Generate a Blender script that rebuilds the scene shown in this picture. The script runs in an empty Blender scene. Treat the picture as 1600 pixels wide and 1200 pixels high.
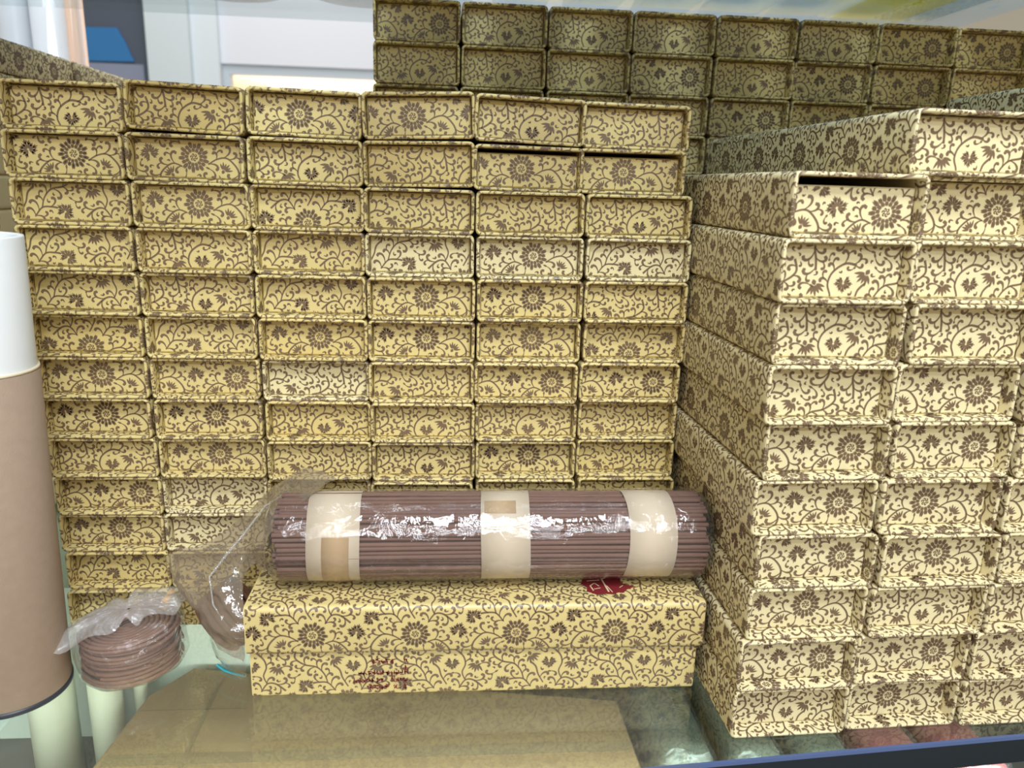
import bpy, math, random
from mathutils import Vector, Matrix
from mathutils import noise as mnoise

# ---------------------------------------------------------------- basics
U = 0.03                      # one box height of the left stack = 3 cm
D = bpy.data
SC = bpy.context.scene
COL = SC.collection
random.seed(7)

# ---------------------------------------------------------------- camera
def cam_axes(yaw, pitch, roll):
    cy, sy = math.cos(yaw), math.sin(yaw)
    f = Vector((sy*math.cos(pitch), cy*math.cos(pitch), -math.sin(pitch)))
    r = Vector((cy, -sy, 0.0)); u = r.cross(f)
    r2 = math.cos(roll)*r + math.sin(roll)*u
    u2 = -math.sin(roll)*r + math.cos(roll)*u
    return r2, u2, f
r_, u_, f_ = cam_axes(0.0838572, 0.2526636, 0.0293848)
cam = D.cameras.new('camera'); cob = D.objects.new('camera', cam); COL.objects.link(cob)
M = Matrix((r_, u_, -f_)).transposed().to_4x4(); M.translation = Vector((0, 0, 11.1115*U))
cob.matrix_world = M
cam.sensor_fit = 'HORIZONTAL'; cam.sensor_width = 36.0; cam.lens = 1196.357*36/1600
cam.clip_start = 0.01; cam.clip_end = 50
cam.dof.use_dof = True; cam.dof.focus_distance = 0.53; cam.dof.aperture_fstop = 9.5
SC.camera = cob

# ---------------------------------------------------------------- light
SC.view_settings.view_transform = 'Standard'; SC.view_settings.look = 'None'
SC.view_settings.exposure = 0.0; SC.view_settings.gamma = 1.0
SC.view_settings.use_curve_mapping = False
W = D.worlds.new('world'); SC.world = W; W.use_nodes = True
W.node_tree.nodes['Background'].inputs[0].default_value = (1.0, 0.84, 0.62, 1)
W.node_tree.nodes['Background'].inputs[1].default_value = 0.44
def area(name, loc, target, size, power, color, sy=None):
    l = D.lights.new(name, 'AREA'); l.energy = power; l.color = color; l.size = size*U
    if sy: l.shape = 'RECTANGLE'; l.size_y = sy*U
    o = D.objects.new(name, l); COL.objects.link(o)
    o.location = Vector(loc)*U
    o.rotation_euler = (Vector(target)-Vector(loc)).to_track_quat('-Z', 'Y').to_euler()
    return o
area('overhead_lamp', (5, -12, 46), (4, 15, 5), 9, 19.5, (0.85, 0.94, 1.0))
area('overhead_lamp', (6, -60, 46), (2, 15, 6), 50, 20, (0.85, 0.94, 1.0), 5)
area('overhead_lamp', (6, -34, 46), (2, 15, 6), 44, 9, (0.85, 0.94, 1.0), 3)
area('under_shelf_lamp', (0, 13.6, -.9), (0, 19, -8), 34, 2.0, (0.95, 1.0, 0.97), .8)  # unseen lamp, added to brighten the things under the glass
area('overhead_lamp', (5, 30, 62), (5, 26, 18), 24, 20, (0.93, 0.96, 1.0))  # unseen lamp, added to light the translucent packets from above
area('shop_lamp', (-20, 80, 60), (-20, 110, 25), 40, 14, (0.92, 0.95, 1.0))

# ---------------------------------------------------------------- materials
def mat(name, col, rough=0.5, spec=0.5, metal=0.0, noise=0.0, nscale=60, bump=0.0, bscale=400, emit=None):
    m = D.materials.new(name); m.use_nodes = True
    nt = m.node_tree; b = nt.nodes['Principled BSDF']
    b.inputs['Base Color'].default_value = (*col, 1); b.inputs['Roughness'].default_value = rough
    b.inputs['Specular IOR Level'].default_value = spec; b.inputs['Metallic'].default_value = metal
    tc = nt.nodes.new('ShaderNodeTexCoord')
    if noise:
        n = nt.nodes.new('ShaderNodeTexNoise'); n.inputs['Scale'].default_value = nscale
        n.inputs['Detail'].default_value = 4
        r = nt.nodes.new('ShaderNodeMapRange'); r.inputs[3].default_value = 1-noise; r.inputs[4].default_value = 1+noise
        mx = nt.nodes.new('ShaderNodeVectorMath'); mx.operation = 'SCALE'; mx.inputs[0].default_value = col
        nt.links.new(tc.outputs['Object'], n.inputs['Vector']); nt.links.new(n.outputs[0], r.inputs[0])
        nt.links.new(r.outputs[0], mx.inputs['Scale']); nt.links.new(mx.outputs[0], b.inputs['Base Color'])
    if bump:
        n = nt.nodes.new('ShaderNodeTexNoise'); n.inputs['Scale'].default_value = bscale
        bp = nt.nodes.new('ShaderNodeBump'); bp.inputs['Strength'].default_value = bump; bp.inputs['Distance'].default_value = 0.001
        nt.links.new(tc.outputs['Object'], n.inputs['Vector']); nt.links.new(n.outputs[0], bp.inputs['Height'])
        nt.links.new(bp.outputs[0], b.inputs['Normal'])
    if emit:
        b.inputs['Emission Color'].default_value = (*emit[0], 1); b.inputs['Emission Strength'].default_value = emit[1]
    return m
def film_mat(name, tint=(0.97, 0.97, 0.97), veil=0.06, veilcol=(0.8, 0.8, 0.85), gloss=0.9, ior=1.5, bump=0.6, bscale=90, rough=0.06, dist=0.004):
    m = D.materials.new(name); m.use_nodes = True; nt = m.node_tree; nt.nodes.clear()
    N = nt.nodes.new
    out = N('ShaderNodeOutputMaterial'); tr = N('ShaderNodeBsdfTransparent'); tr.inputs[0].default_value = (*tint, 1)
    gl = N('ShaderNodeBsdfGlossy'); gl.inputs['Roughness'].default_value = rough; gl.inputs[0].default_value = (gloss, gloss, gloss, 1)
    df = N('ShaderNodeBsdfDiffuse'); df.inputs[0].default_value = (*veilcol, 1)
    # symmetric Schlick reflectance, the same from both sides of the sheet
    f0 = ((ior-1)/(ior+1))**2
    lw = N('ShaderNodeLayerWeight'); lw.inputs[0].default_value = 0.5
    pw = N('ShaderNodeMath'); pw.operation = 'POWER'; pw.inputs[1].default_value = 5
    fr = N('ShaderNodeMath'); fr.operation = 'MULTIPLY_ADD'; fr.inputs[1].default_value = 1-f0; fr.inputs[2].default_value = f0
    nt.links.new(lw.outputs['Facing'], pw.inputs[0]); nt.links.new(pw.outputs[0], fr.inputs[0])
    m1 = N('ShaderNodeMixShader'); m1.inputs[0].default_value = veil
    m2 = N('ShaderNodeMixShader')
    L = nt.links.new
    if bump:
        tc = N('ShaderNodeTexCoord'); n = N('ShaderNodeTexNoise'); n.inputs['Scale'].default_value = bscale; n.inputs['Detail'].default_value = 5
        n.inputs['Distortion'].default_value = 1.2
        bp = N('ShaderNodeBump'); bp.inputs['Strength'].default_value = bump; bp.inputs['Distance'].default_value = dist
        L(tc.outputs['Object'], n.inputs['Vector']); L(n.outputs[0], bp.inputs['Height'])
        L(bp.outputs[0], gl.inputs['Normal']); L(bp.outputs[0], lw.inputs['Normal'])
    L(tr.outputs[0], m1.inputs[1]); L(df.outputs[0], m1.inputs[2])
    L(fr.outputs[0], m2.inputs[0]); L(m1.outputs[0], m2.inputs[1]); L(gl.outputs[0], m2.inputs[2])
    L(m2.outputs[0], out.inputs[0])
    return m
PAPER = [mat('gold_paper', (0.69, 0.55, 0.238), 0.42, 0.5, noise=0.05, nscale=40),
         mat('pale_gold_paper', (0.76, 0.65, 0.37), 0.42, 0.5, noise=0.05, nscale=40),
         mat('deep_gold_paper', (0.68, 0.53, 0.212), 0.42, 0.5, noise=0.05, nscale=40)]
PAPER.append(mat('light_gold_paper', (0.78, 0.675, 0.40), 0.42, 0.5, noise=0.05, nscale=40))
INK = mat('brown_ink', (0.185, 0.118, 0.068), 0.38, 0.6)
REDINK = mat('red_ink', (0.20, 0.018, 0.022), 0.5)
CREAM = mat('cream_ink', (0.75, 0.55, 0.33), 0.5)
STICK = mat('incense_paste', (0.20, 0.108, 0.082), 0.75, 0.25, noise=0.22, nscale=35, bump=0.3, bscale=900)
COILM = mat('coil_paste', (0.245, 0.122, 0.078), 0.7, 0.25, noise=0.2, nscale=50, bump=0.3, bscale=900)
BAND = mat('kraft_band', (0.66, 0.55, 0.41), 0.7, 0.3, noise=0.05, nscale=120)
TAPE = mat('tan_tape', (0.52, 0.36, 0.20), 0.35, 0.5)
FILM = film_mat('clear_film', (0.97, 0.965, 0.975), 0.02, gloss=1.0, ior=1.7, bump=0.45, bscale=55, rough=0.04)
BAGF = film_mat('crumpled_film', (0.80, 0.76, 0.72), 0.42, (0.34, 0.275, 0.205), gloss=1.0, ior=1.8, bump=0.6, bscale=35, rough=0.05)
BAGM = film_mat('pack_bag_film', (0.95, 0.94, 0.94), 0.06, (0.45, 0.42, 0.42), gloss=1.0, ior=1.8, bump=0.7, bscale=60, rough=0.04)
BAGK = film_mat('gathered_film', (0.95, 0.95, 0.95), 0.28, (0.72, 0.69, 0.68), gloss=1.0, ior=1.9, bump=1.0, bscale=120, rough=0.05)
BAGL = film_mat('light_film', (0.95, 0.945, 0.95), 0.07, (0.8, 0.78, 0.8), gloss=1.0, ior=1.7, bump=1.0, bscale=110, rough=0.04)
GLASS = film_mat('shelf_glass', (0.86, 0.925, 0.895), 0.0, gloss=1.0, ior=1.85, bump=0, rough=0.012)
GLASS2 = film_mat('upper_glass', (0.88, 0.93, 0.94), 0.04, (0.5, 0.6, 0.6), gloss=1.0, ior=1.5, bump=0, rough=0.02)
WHITE = mat('white_card', (0.80, 0.82, 0.84), 0.6, 0.3, noise=0.02)
KRAFT = mat('kraft_card', (0.37, 0.27, 0.20), 0.75, 0.25, noise=0.09, nscale=160, bump=0.15, bscale=900)
RIMM = mat('cream_rim', (0.72, 0.62, 0.45), 0.6)
DARKB = mat('dark_base', (0.03, 0.035, 0.045), 0.4)

# ---------------------------------------------------------------- object helpers
def mesh(name, verts, faces, mats, midx=None, smooth=None):
    me = D.meshes.new(name); me.from_pydata([tuple(c*U for c in v) for v in verts], [], faces)
    for m in mats: me.materials.append(m)
    if midx: me.polygons.foreach_set('material_index', midx)
    if smooth is True: me.polygons.foreach_set('use_smooth', [True]*len(me.polygons))
    elif smooth: me.polygons.foreach_set('use_smooth', smooth)
    me.update(); return me
def obj(name, me, parent=None, loc=(0, 0, 0), rot=(0, 0, 0)):
    o = D.objects.new(name, me); COL.objects.link(o); o.parent = parent
    o.location = Vector(loc)*U; o.rotation_euler = rot
    return o
def empty(name, loc, rot=(0, 0, 0)):
    o = obj(name, None, None, loc, rot); o.empty_display_size = 0.02; return o
def tag(o, label, cat, group=None, kind=None):
    if label:
        assert 4 <= len(label.split()) <= 16, label
        o['label'] = label
    if cat: o['category'] = cat
    if group: o['group'] = group
    if kind: o['kind'] = kind
    return o
class MB:
    def __init__(s): s.v = []; s.f = []; s.m = []; s.s = []
    def add(s, vs, fs, mi=0, sm=False):
        o = len(s.v); s.v += [tuple(v) for v in vs]
        for f in fs: s.f.append(tuple(o+i for i in f)); s.m.append(mi); s.s.append(sm)
    def box(s, a, b, mi=0):
        x0, y0, z0 = a; x1, y1, z1 = b
        s.add([(x0, y0, z0), (x1, y0, z0), (x1, y1, z0), (x0, y1, z0), (x0, y0, z1), (x1, y0, z1), (x1, y1, z1), (x0, y1, z1)],
              [(0, 3, 2, 1), (4, 5, 6, 7), (0, 1, 5, 4), (1, 2, 6, 5), (2, 3, 7, 6), (3, 0, 4, 7)], mi)
    def tube(s, pts, r, n=6, mi=0, cap=True):
        vs = []; P = [Vector(p) for p in pts]; up = Vector((0, 0, 1))
        for i, p in enumerate(P):
            t = (P[min(i+1, len(P)-1)]-P[max(i-1, 0)]).normalized()
            a = t.cross(up)
            if a.length < 1e-3: a = t.cross(Vector((0, 1, 0)))
            a.normalize(); b = a.cross(t)
            rr = r(i/(len(P)-1)) if callable(r) else r
            for k in range(n):
                an = 2*math.pi*k/n; vs.append(p+a*(math.cos(an)*rr)+b*(math.sin(an)*rr))
        fs = [(i*n+k, i*n+(k+1) % n, (i+1)*n+(k+1) % n, (i+1)*n+k) for i in range(len(P)-1) for k in range(n)]
        if cap: fs += [tuple(range(n)), tuple(range((len(P)-1)*n, len(P)*n))[::-1]]
        s.add(vs, fs, mi, True)
    def grid(s, rows, mi=0, closed=False, sm=True):
        n = len(rows[0]); vs = [p for r in rows for p in r]; fs = []
        for i in range(len(rows)-1):
            for k in range(n if closed else n-1):
                k2 = (k+1) % n; fs.append((i*n+k, i*n+k2, (i+1)*n+k2, (i+1)*n+k))
        s.add(vs, fs, mi, sm)
    def build(s, name, mats): return mesh(name, s.v, s.f, mats if isinstance(mats, list) else [mats], s.m, s.s)

# ---------------------------------------------------------------- printed floral pattern (one repeat, TW x TH)
TW, TH = 2.2, 2.0
RES = 0.025
GX, GY = int(TW/RES), int(TH/RES)
occ = [[0]*GX for _ in range(GY)]
POLY = []                      # polygons of the printed ink in tile coordinates
def mark(x, y, r):
    n = max(1, int(r/RES))
    ci, cj = int(x/RES), int(y/RES)
    for j in range(-n, n+1):
        for i in range(-n, n+1):
            if i*i+j*j <= n*n: occ[(cj+j) % GY][(ci+i) % GX] = 1
def free(x, y, r=0.03):
    n = max(1, int(r/RES)); ci, cj = int(x/RES), int(y/RES)
    for j in range(-n, n+1):
        for i in range(-n, n+1):
            if occ[(cj+j) % GY][(ci+i) % GX]: return False
    return True
def ribbon(pts, ws, mk=True):
    L = []; R = []
    for i, (x, y) in enumerate(pts):
        a = pts[max(i-1, 0)]; b = pts[min(i+1, len(pts)-1)]
        dx, dy = b[0]-a[0], b[1]-a[1]; l = math.hypot(dx, dy) or 1
        w = ws[i]/2; L.append((x-dy/l*w, y+dx/l*w)); R.append((x+dy/l*w, y-dx/l*w))
    for i in range(len(pts)-1): POLY.append([L[i], R[i], R[i+1], L[i+1]])
    if mk:
        for (x, y), w in zip(pts, ws): mark(x, y, w/2+0.012)
def curl_pts(x, y, a, ln, turn, n=9):
    pts = [(x, y)]; st = ln/n
    for i in range(n):
        t = (i+0.5)/n; a += turn*(0.25+2.4*t**2.2)*(1.0/n)*2.6
        x += math.cos(a)*st*(1-0.35*t); y += math.sin(a)*st*(1-0.35*t); pts.append((x, y))
    return pts
def curl_ws(n, wm):
    out = []
    for i in range(n+1):
        t = i/n
        w = 0.018+(wm-0.018)*max(0, (t-0.1)/0.75) if t < 0.85 else wm*(1-((t-0.85)/0.15)**2*0.6)
        out.append(w)
    return out
def try_curl(x, y, a, ln, turn, wm, skip=2, tol=0):
    p = curl_pts(x, y, a, ln, turn)
    bad = sum(0 if free(q[0], q[1], wm*0.42+0.008) else 1 for q in p[skip:])
    if bad > tol: return None
    ribbon(p, curl_ws(len(p)-1, wm)); return p
def leaf(x, y, a, ln, w, mk=True):
    c, s = math.cos(a), math.sin(a)
    prof = [(0, 0.15), (0.25, 0.8), (0.5, 1.0), (0.78, 0.65), (1, 0.02)]
    ribbon([(x+c*ln*t, y+s*ln*t) for t, _ in prof], [w*k for _, k in prof], mk)
def fan(x, y, a, r):
    for k in range(6):
        b = a+(k-2.5)*0.36; leaf(x+math.cos(b)*r*0.22, y+math.sin(b)*r*0.22, b, r*(0.8 if k % 2 else 0.95), r*0.24)
    leaf(x-math.cos(a)*r*0.3, y-math.sin(a)*r*0.3, a, r*0.5, r*0.4); mark(x+math.cos(a)*r*.5, y+math.sin(a)*r*.5, r*0.55)
def burst(x, y, a, r):
    for k in range(11):
        b = a+(k-5)*0.5; q = r*(0.75+0.25*((k*7) % 3)/2)
        leaf(x+math.cos(b)*r*0.1, y+math.sin(b)*r*0.1, b, q*0.9, r*0.2)
        for d in (-0.5, 0.5):
            leaf(x+math.cos(b)*q*0.5, y+math.sin(b)*q*0.5, b+d, q*0.38, r*0.13)
    mark(x, y, r*0.95)
def lotus(x, y, r):
    for k in range(18):
        b = 2*math.pi*k/18+0.1; q = r*(1.04 if k % 2 else 0.90)
        for d in (-0.115, 0.03):
            leaf(x+math.cos(b+d)*r*0.56, y+math.sin(b+d)*r*0.56, b+d*0.2, q-r*0.60, r*0.155)
    for k in range(13):
        b = 2*math.pi*k/13+0.2
        for d in (-0.17, 0.06):
            leaf(x+math.cos(b+d)*r*0.33, y+math.sin(b+d)*r*0.33, b+d*0.3, r*0.29, r*0.125)
    for k in range(6):
        b = 2*math.pi*k/6+0.3; p = curl_pts(x+math.cos(b)*r*0.06, y+math.sin(b)*r*0.06, b, r*0.32, 1.5, 6)
        ribbon(p, [0.026]*7)
    mark(x, y, r*1.0)
def vine(ctrl, w=0.036):
    P = []
    c = [ctrl[0]]+ctrl+[ctrl[-1]]
    for i in range(1, len(c)-2):
        for k in range(8):
            t = k/8; p0, p1, p2, p3 = c[i-1], c[i], c[i+1], c[i+2]
            P.append(tuple(0.5*((2*p1[j])+(-p0[j]+p2[j])*t+(2*p0[j]-5*p1[j]+4*p2[j]-p3[j])*t*t+(-p0[j]+3*p1[j]-3*p2[j]+p3[j])*t**3) for j in (0, 1)))
    P.append(ctrl[-1]); ribbon(P, [w*(0.8+0.5*i/len(P)) for i in range(len(P))]); return P
rp = random.Random(11)
lotus(1.10, 0.50, 0.34)
burst(0.16, 0.56, 1.9, 0.23); burst(2.03, 0.90, 0.9, 0.22)
fan(0.42, 1.42, -1.2, 0.22); fan(1.42, 1.62, -2.2, 0.22); burst(0.98, 1.42, -1.57, 0.19)
fan(1.72, 0.22, 1.0, 0.18); fan(0.62, 0.12, 2.3, 0.17)
VN = [vine([(0.82, 0.78), (0.68, 0.98), (0.5, 0.98), (0.28, 0.80)]),
      vine([(1.38, 0.78), (1.55, 0.98), (1.75, 1.0), (1.88, 0.98)]),
      vine([(1.40, 0.36), (1.60, 0.48), (1.82, 0.50), (2.02, 0.30), (2.05, 0.10), (1.9, -0.12)]),
      vine([(0.84, 0.30), (0.66, 0.36), (0.50, 0.28), (0.36, 0.10), (0.40, -0.15), (0.42, -0.35)]),
      vine([(1.55, 0.98), (1.62, 1.2), (1.78, 1.38), (2.05, 1.45), (2.25, 1.62), (2.2, 1.85)]),
      vine([(0.68, 0.98), (0.75, 1.18), (0.68, 1.4), (0.75, 1.62), (0.98, 1.78), (1.2, 1.75)]),
      vine([(1.10, 0.88), (1.22, 1.1), (1.28, 1.3), (1.4, 1.42)])]
for V in VN:
    sd = 1
    for i in range(1, len(V)-1, 2):
        dx, dy = V[i+1][0]-V[i][0], V[i+1][1]-V[i][1]; a0 = math.atan2(dy, dx)
        for s in (sd, -sd):
            for ln in (0.46, 0.38, 0.30, 0.23, 0.17):
                da = rp.uniform(0.35, 0.8); t = s*rp.uniform(1.35, 1.75)*(1 if rp.random() < 0.7 else -1)
                p = try_curl(V[i][0], V[i][1], a0+s*da, ln, t, 0.07, 3)
                if p:
                    q = p[4]; a1 = math.atan2(p[5][1]-q[1], p[5][0]-q[0])
                    for l2 in (0.24, 0.18, 0.13):
                        if try_curl(q[0], q[1], a1-math.copysign(0.9, t), l2, -math.copysign(1.5, t), 0.062, 3): break
                    break
        sd = -sd
# secondary curls: forked pairs, then commas, fill what is left
for size, tries, wm in ((0.36, 2500, 0.068), (0.27, 4000, 0.062), (0.20, 5000, 0.058), (0.14, 6000, 0.052), (0.09, 4000, 0.045)):
    for _ in range(tries):
        x, y = rp.uniform(0, TW), rp.uniform(0, TH)
        if free(x, y, 0.03):
            a = rp.uniform(0, 6.28); t = rp.choice((-1.6, 1.6))
            if try_curl(x, y, a, size, t, wm, 0) and size > 0.18:
                try_curl(x, y, a+math.copysign(1.0, -t), size*0.7, -t, wm, 3)
                leaf(x, y, a+math.pi, size*0.3, 0.045)
PC = [(sum(p[0] for p in q)/len(q), sum(p[1] for p in q)/len(q), q) for q in POLY]

def stamp(mb, fn, u0, u1, v0, v1, ou, ov, mi=1):
    """lay the repeat over the rectangle u0..u1 x v0..v1; fn(u, v) gives the 3-D point of the printed sheet"""
    for a in range(math.floor((u0+ou)/TW)-1, math.ceil((u1+ou)/TW)+1):
        for b in range(math.floor((v0+ov)/TH)-1, math.ceil((v1+ov)/TH)+1):
            du, dv = a*TW-ou, b*TH-ov
            for cx, cy, q in PC:
                x, y = cx+du, cy+dv
                if u0 < x < u1 and v0 < y < v1:
                    vs = [fn(min(max(p[0]+du, u0), u1), min(max(p[1]+dv, v0), v1)) for p in q]
                    mb.add(vs, [tuple(range(len(vs)))], mi)

# ---------------------------------------------------------------- boxes
BT, BR, RC = 0.075, 0.13, 0.30        # board thickness, outer corner radius, recess of the end
def cover_mesh(name, w, h, L, ou, ov, ulim, flip=False):
    mb = MB()
    # outer profile, starting bottom left and going up the left side, over the top, down the right side
    prof = []
    def arc(cx, cz, a0, a1, n=4):
        for i in range(n+1):
            a = a0+(a1-a0)*i/n; prof.append((cx+BR*math.cos(a), cz+BR*math.sin(a), math.cos(a), math.sin(a)))
    x0, x1 = -w/2, w/2
    arc(x0+BR, BR, -math.pi/2, -math.pi); arc(x0+BR, h-BR, math.pi, math.pi/2)
    arc(x1-BR, h-BR, math.pi/2, 0); arc(x1-BR, BR, 0, -math.pi/2)
    n = len(prof); S = [0.0]
    for i in range(1, n+1):
        a, b = prof[i-1], prof[i % n]; S.append(S[-1]+math.hypot(b[0]-a[0], b[1]-a[1]))
    r = BT/2; LIP = math.pi*r
    def surf(u, s, off=0.0):
        s = s % S[-1]; lo, hi = 0, n
        while hi-lo > 1:
            m = (lo+hi)//2
            if S[m] <= s: lo = m
            else: hi = m
        a, b = prof[lo], prof[(lo+1) % n]; t = (s-S[lo])/max(S[lo+1]-S[lo], 1e-9)
        X, Z = a[0]+(b[0]-a[0])*t, a[1]+(b[1]-a[1])*t
        NX, NZ = a[2]+(b[2]-a[2])*t, a[3]+(b[3]-a[3])*t; l = math.hypot(NX, NZ); NX /= l; NZ /= l
        if u >= 0: return (X+NX*off, r+u, Z+NZ*off)
        if u > -LIP:
            th = -u/r; q = r+off
            return (X-NX*(r-q*math.cos(th)), r-q*math.sin(th), Z-NZ*(r-q*math.cos(th)))
        return (X-NX*(BT+off), r+(-u-LIP), Z-NZ*(BT+off))
    us = [-LIP-L+2*r, -LIP-RC-0.3, -LIP]+[-LIP*k/4 for k in (3, 2, 1)]+[0, 0.3, L-BT]
    rows = [[surf(u, S[i]) for i in range(n)] for u in us]
    mb.grid(rows, 0, closed=True)
    # back rim
    mb.grid([rows[-1], rows[0]], 0, closed=True, sm=False)
    stamp(mb, lambda u, v: surf(u, v, 0.006), -LIP-RC-0.02, ulim, 0.0, S[-1], ou, ov)
    return mb.build(name, [PAPER[0], INK])
def tray_mesh(name, w, h, L, ou, ov, drop=0.0):
    mb = MB(); g = 0.018
    x0, x1, z0, z1 = -w/2+BT+g, w/2-BT-g, BT+g*0.4, h-BT-g*1.3-drop
    y0 = RC; b = 0.03
    mb.box((x0, y0+b, z0), (x1, L-RC, z1), 0)
    mb.add([(x0, y0+b, z0), (x1, y0+b, z0), (x1, y0+b, z1), (x0, y0+b, z1), (x0+b, y0, z0+b), (x1-b, y0, z0+b), (x1-b, y0, z1-b), (x0+b, y0, z1-b)],
           [(0, 1, 5, 4), (1, 2, 6, 5), (2, 3, 7, 6), (3, 0, 4, 7), (4, 5, 6, 7)], 0)
    stamp(mb, lambda u, v: (u, y0-0.004, v), x0+b*.6, x1-b*.6, z0+b*.6, z1-b*.6, ou, ov)
    return mb.build(name, [PAPER[0], INK])
# where the repeat falls on the box ends: A lotus left of centre, B scrolls with fans, C lotus right, D two bursts, E lotus low, F lotus centre
OFF = {'A': (1.10+0.15, 0.0), 'B': (0.9, 1.15), 'C': (0.45, 0.02), 'D': (0.10, 0.62), 'E': (1.15, 0.33), 'F': (1.0, -0.03), 'G': (2.0, 1.3)}
SW, SH, SL = 2.5, 1.0, 6.0
TWD, THT, TL = 2.52, 1.1514, 10.1
PANEL_S = {k: tray_mesh('end_tray_'+k, SW, SH, SL, *OFF[k]) for k in OFF}
PANEL_T = {k: tray_mesh('long_tray_'+k, TWD, THT, TL, OFF[k][0], OFF[k][1]-0.08) for k in OFF}
PANEL_GAP = tray_mesh('long_tray_low', TWD, THT, TL, OFF['C'][0], OFF['C'][1], 0.13)
PANEL_GAPS = tray_mesh('end_tray_low', SW, SH, SL, OFF['A'][0], OFF['A'][1], 0.07)
COVER_S = [cover_mesh('cover_short', SW, SH, SL, 0.4+k*0.7, 0.3+k*0.5, 0.25) for k in range(3)]
COVER_SF = cover_mesh('cover_short_full', SW, SH, SL, 0.9, 0.5, SL-0.1)
COVER_T = [cover_mesh('cover_long', TWD, THT, TL, 0.4+k*0.7, 0.3+k*0.5, 0.5) for k in range(3)]
COVER_TF = [cover_mesh('cover_long_full', TWD, THT, TL, 1.3+k*0.7, -0.05+k*0.6, TL-0.1) for k in range(2)]
rb = random.Random(3)
def settone(o, t):
    o.material_slots[0].link = 'OBJECT'; o.material_slots[0].material = PAPER[t]
def incense_box(x, y, z, cover, tray, label, group, rot=(0, 0, 0), tone=0, dz=0.0):
    e = empty('incense_box', (x, y, z), rot); tag(e, label, 'box', group)
    c = obj('cover', cover, e); t = obj('end_panel', tray, e, (0, rb.uniform(-0.04, 0.04), dz))
    if tone > 0: settone(c, tone)
    if tone: settone(t, abs(tone))
    return e
ORD = ['top', 'second', 'third', 'fourth', 'fifth', 'sixth', 'seventh', 'eighth', 'ninth', 'tenth', 'eleventh', 'twelfth', 'thirteenth', 'fourteenth', 'fifteenth']
COLN = ['first', 'second', 'third', 'fourth', 'fifth', 'sixth', 'seventh', 'eighth', 'ninth']
# -- the large left stack: box left edge X, front Y, per row from the top (read off as real positions)
LX = [[-9.53, -7.04, -4.50, -1.96, .49, 2.93], [-9.58, -7.04, -4.47, -1.96, .49, 2.90], [-9.54, -6.96, -4.46, -1.97, .56, 3.11],
      [-9.56, -6.98, -4.47, -1.96, .59, 3.16], [-9.55, -7.0, -4.45, -1.92, .62, 3.17], [-9.58, -7.0, -4.43, -1.92, .63, 3.22],
      [-9.55, -6.99, -4.41, -1.92, .59, 3.16], [-9.58, -6.98, -4.38, -1.89, .63, 3.2], [-9.53, -6.97, -4.39, -1.87, .65, 3.2],
      [-9.52, -7.01, -4.44, -1.91, .67, 3.26], [-9.56, -7.04, -4.40, -1.9, .65, 3.2], [-9.48, -6.96, -4.42, -1.9, .65, 3.2], [-9.5, -6.98, -4.42, -1.9, .65, 3.2]]
LY = [[17.86, 17.95, 18.03, 17.97, 17.91, 18.03], [17.83, 17.83, 17.83, 17.93, 17.9, 18.0], [17.85, 17.77, 17.89, 17.88, 17.81, 17.9],
      [17.86, 17.8, 17.93, 17.92, 17.85, 17.88], [17.89, 17.87, 17.85, 17.79, 17.81, 17.88], [17.98, 17.93, 17.83, 17.82, 17.93, 18.0],
      [17.99, 17.99, 17.92, 17.79, 17.79, 17.94], [18.02, 17.97, 17.86, 17.75, 17.88, 18.05], [18.05, 18.02, 17.86, 17.78, 17.91, 18.06],
      [18.09, 18.16, 17.95, 17.7, 17.87, 17.99], [18.13, 18.13, 17.9, 17.75, 17.87, 18.0], [18.08, 18.08, 17.9, 17.75, 17.87, 18.0], [17.99, 17.99, 17.9, 17.75, 17.87, 18.0]]
PAT = ['BBAABG', 'FFBGFE', 'DFEGGB', 'DBDDFD', 'DBDFFG', 'EDFFFE', 'FCGGCC', 'FFBBBG', 'BFGBFG', 'CBBBBG', 'FGBBBB', 'DGBBBB', 'BBBBBB']
TONE = ['000000', '000000', '000000', '000111', '000000', '000000', '001000', '000000', '000000', '010000', '010000', '000000', '000000']
TILT = {(0, 0): .3, (0, 1): 2.0, (0, 2): 1.2, (0, 3): -2.2, (0, 4): 1.6, (0, 5): 0.6, (1, 3): -1.3, (1, 4): .6, (1, 1): .5, (1, 2): .4}
ROWZ = {(0, 3): 0.07, (0, 1): 0.05, (0, 4): 0.05, (1, 3): 0.03, (0, 2): 0.03}
for rI in range(13):
    for c in range(6):
        xl = LX[rI][c]; yl = LY[rI][c]
        full = (rI == 0 or c == 5 or c == 0)
        cov = COVER_SF if full else COVER_S[(rI*5+c*2) % 3]
        pt = PAT[rI][c]
        tr = PANEL_GAPS if (rI, c) in ((1, 4), (1, 5)) else PANEL_S[pt]
        tl = TILT.get((rI, c), rb.uniform(-.25, .25))
        lab = 'gold floral %sbox in the left stack, %s from top, %s column from left' % (
            'slightly tilted ' if abs(tl) > 1.0 else ('paler ' if TONE[rI][c] == '1' else ''), ORD[rI] if rI else 'topmost', COLN[c])
        if rI == 0: lab = 'gold floral %sbox topmost in the left stack, %s column from left' % ('slightly tilted ' if abs(tl) > 1.0 else '', COLN[c])
        incense_box(xl+SW/2, yl, 12-rI+ROWZ.get((rI, c), 0), cov, tr, lab, 'short gold boxes in the left stack',
                    (0, math.radians(tl), math.radians(rb.uniform(-.5, .5))), int(TONE[rI][c]) if TONE[rI][c] != '0' else (2 if rb.random() < .18 else 0))
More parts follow.
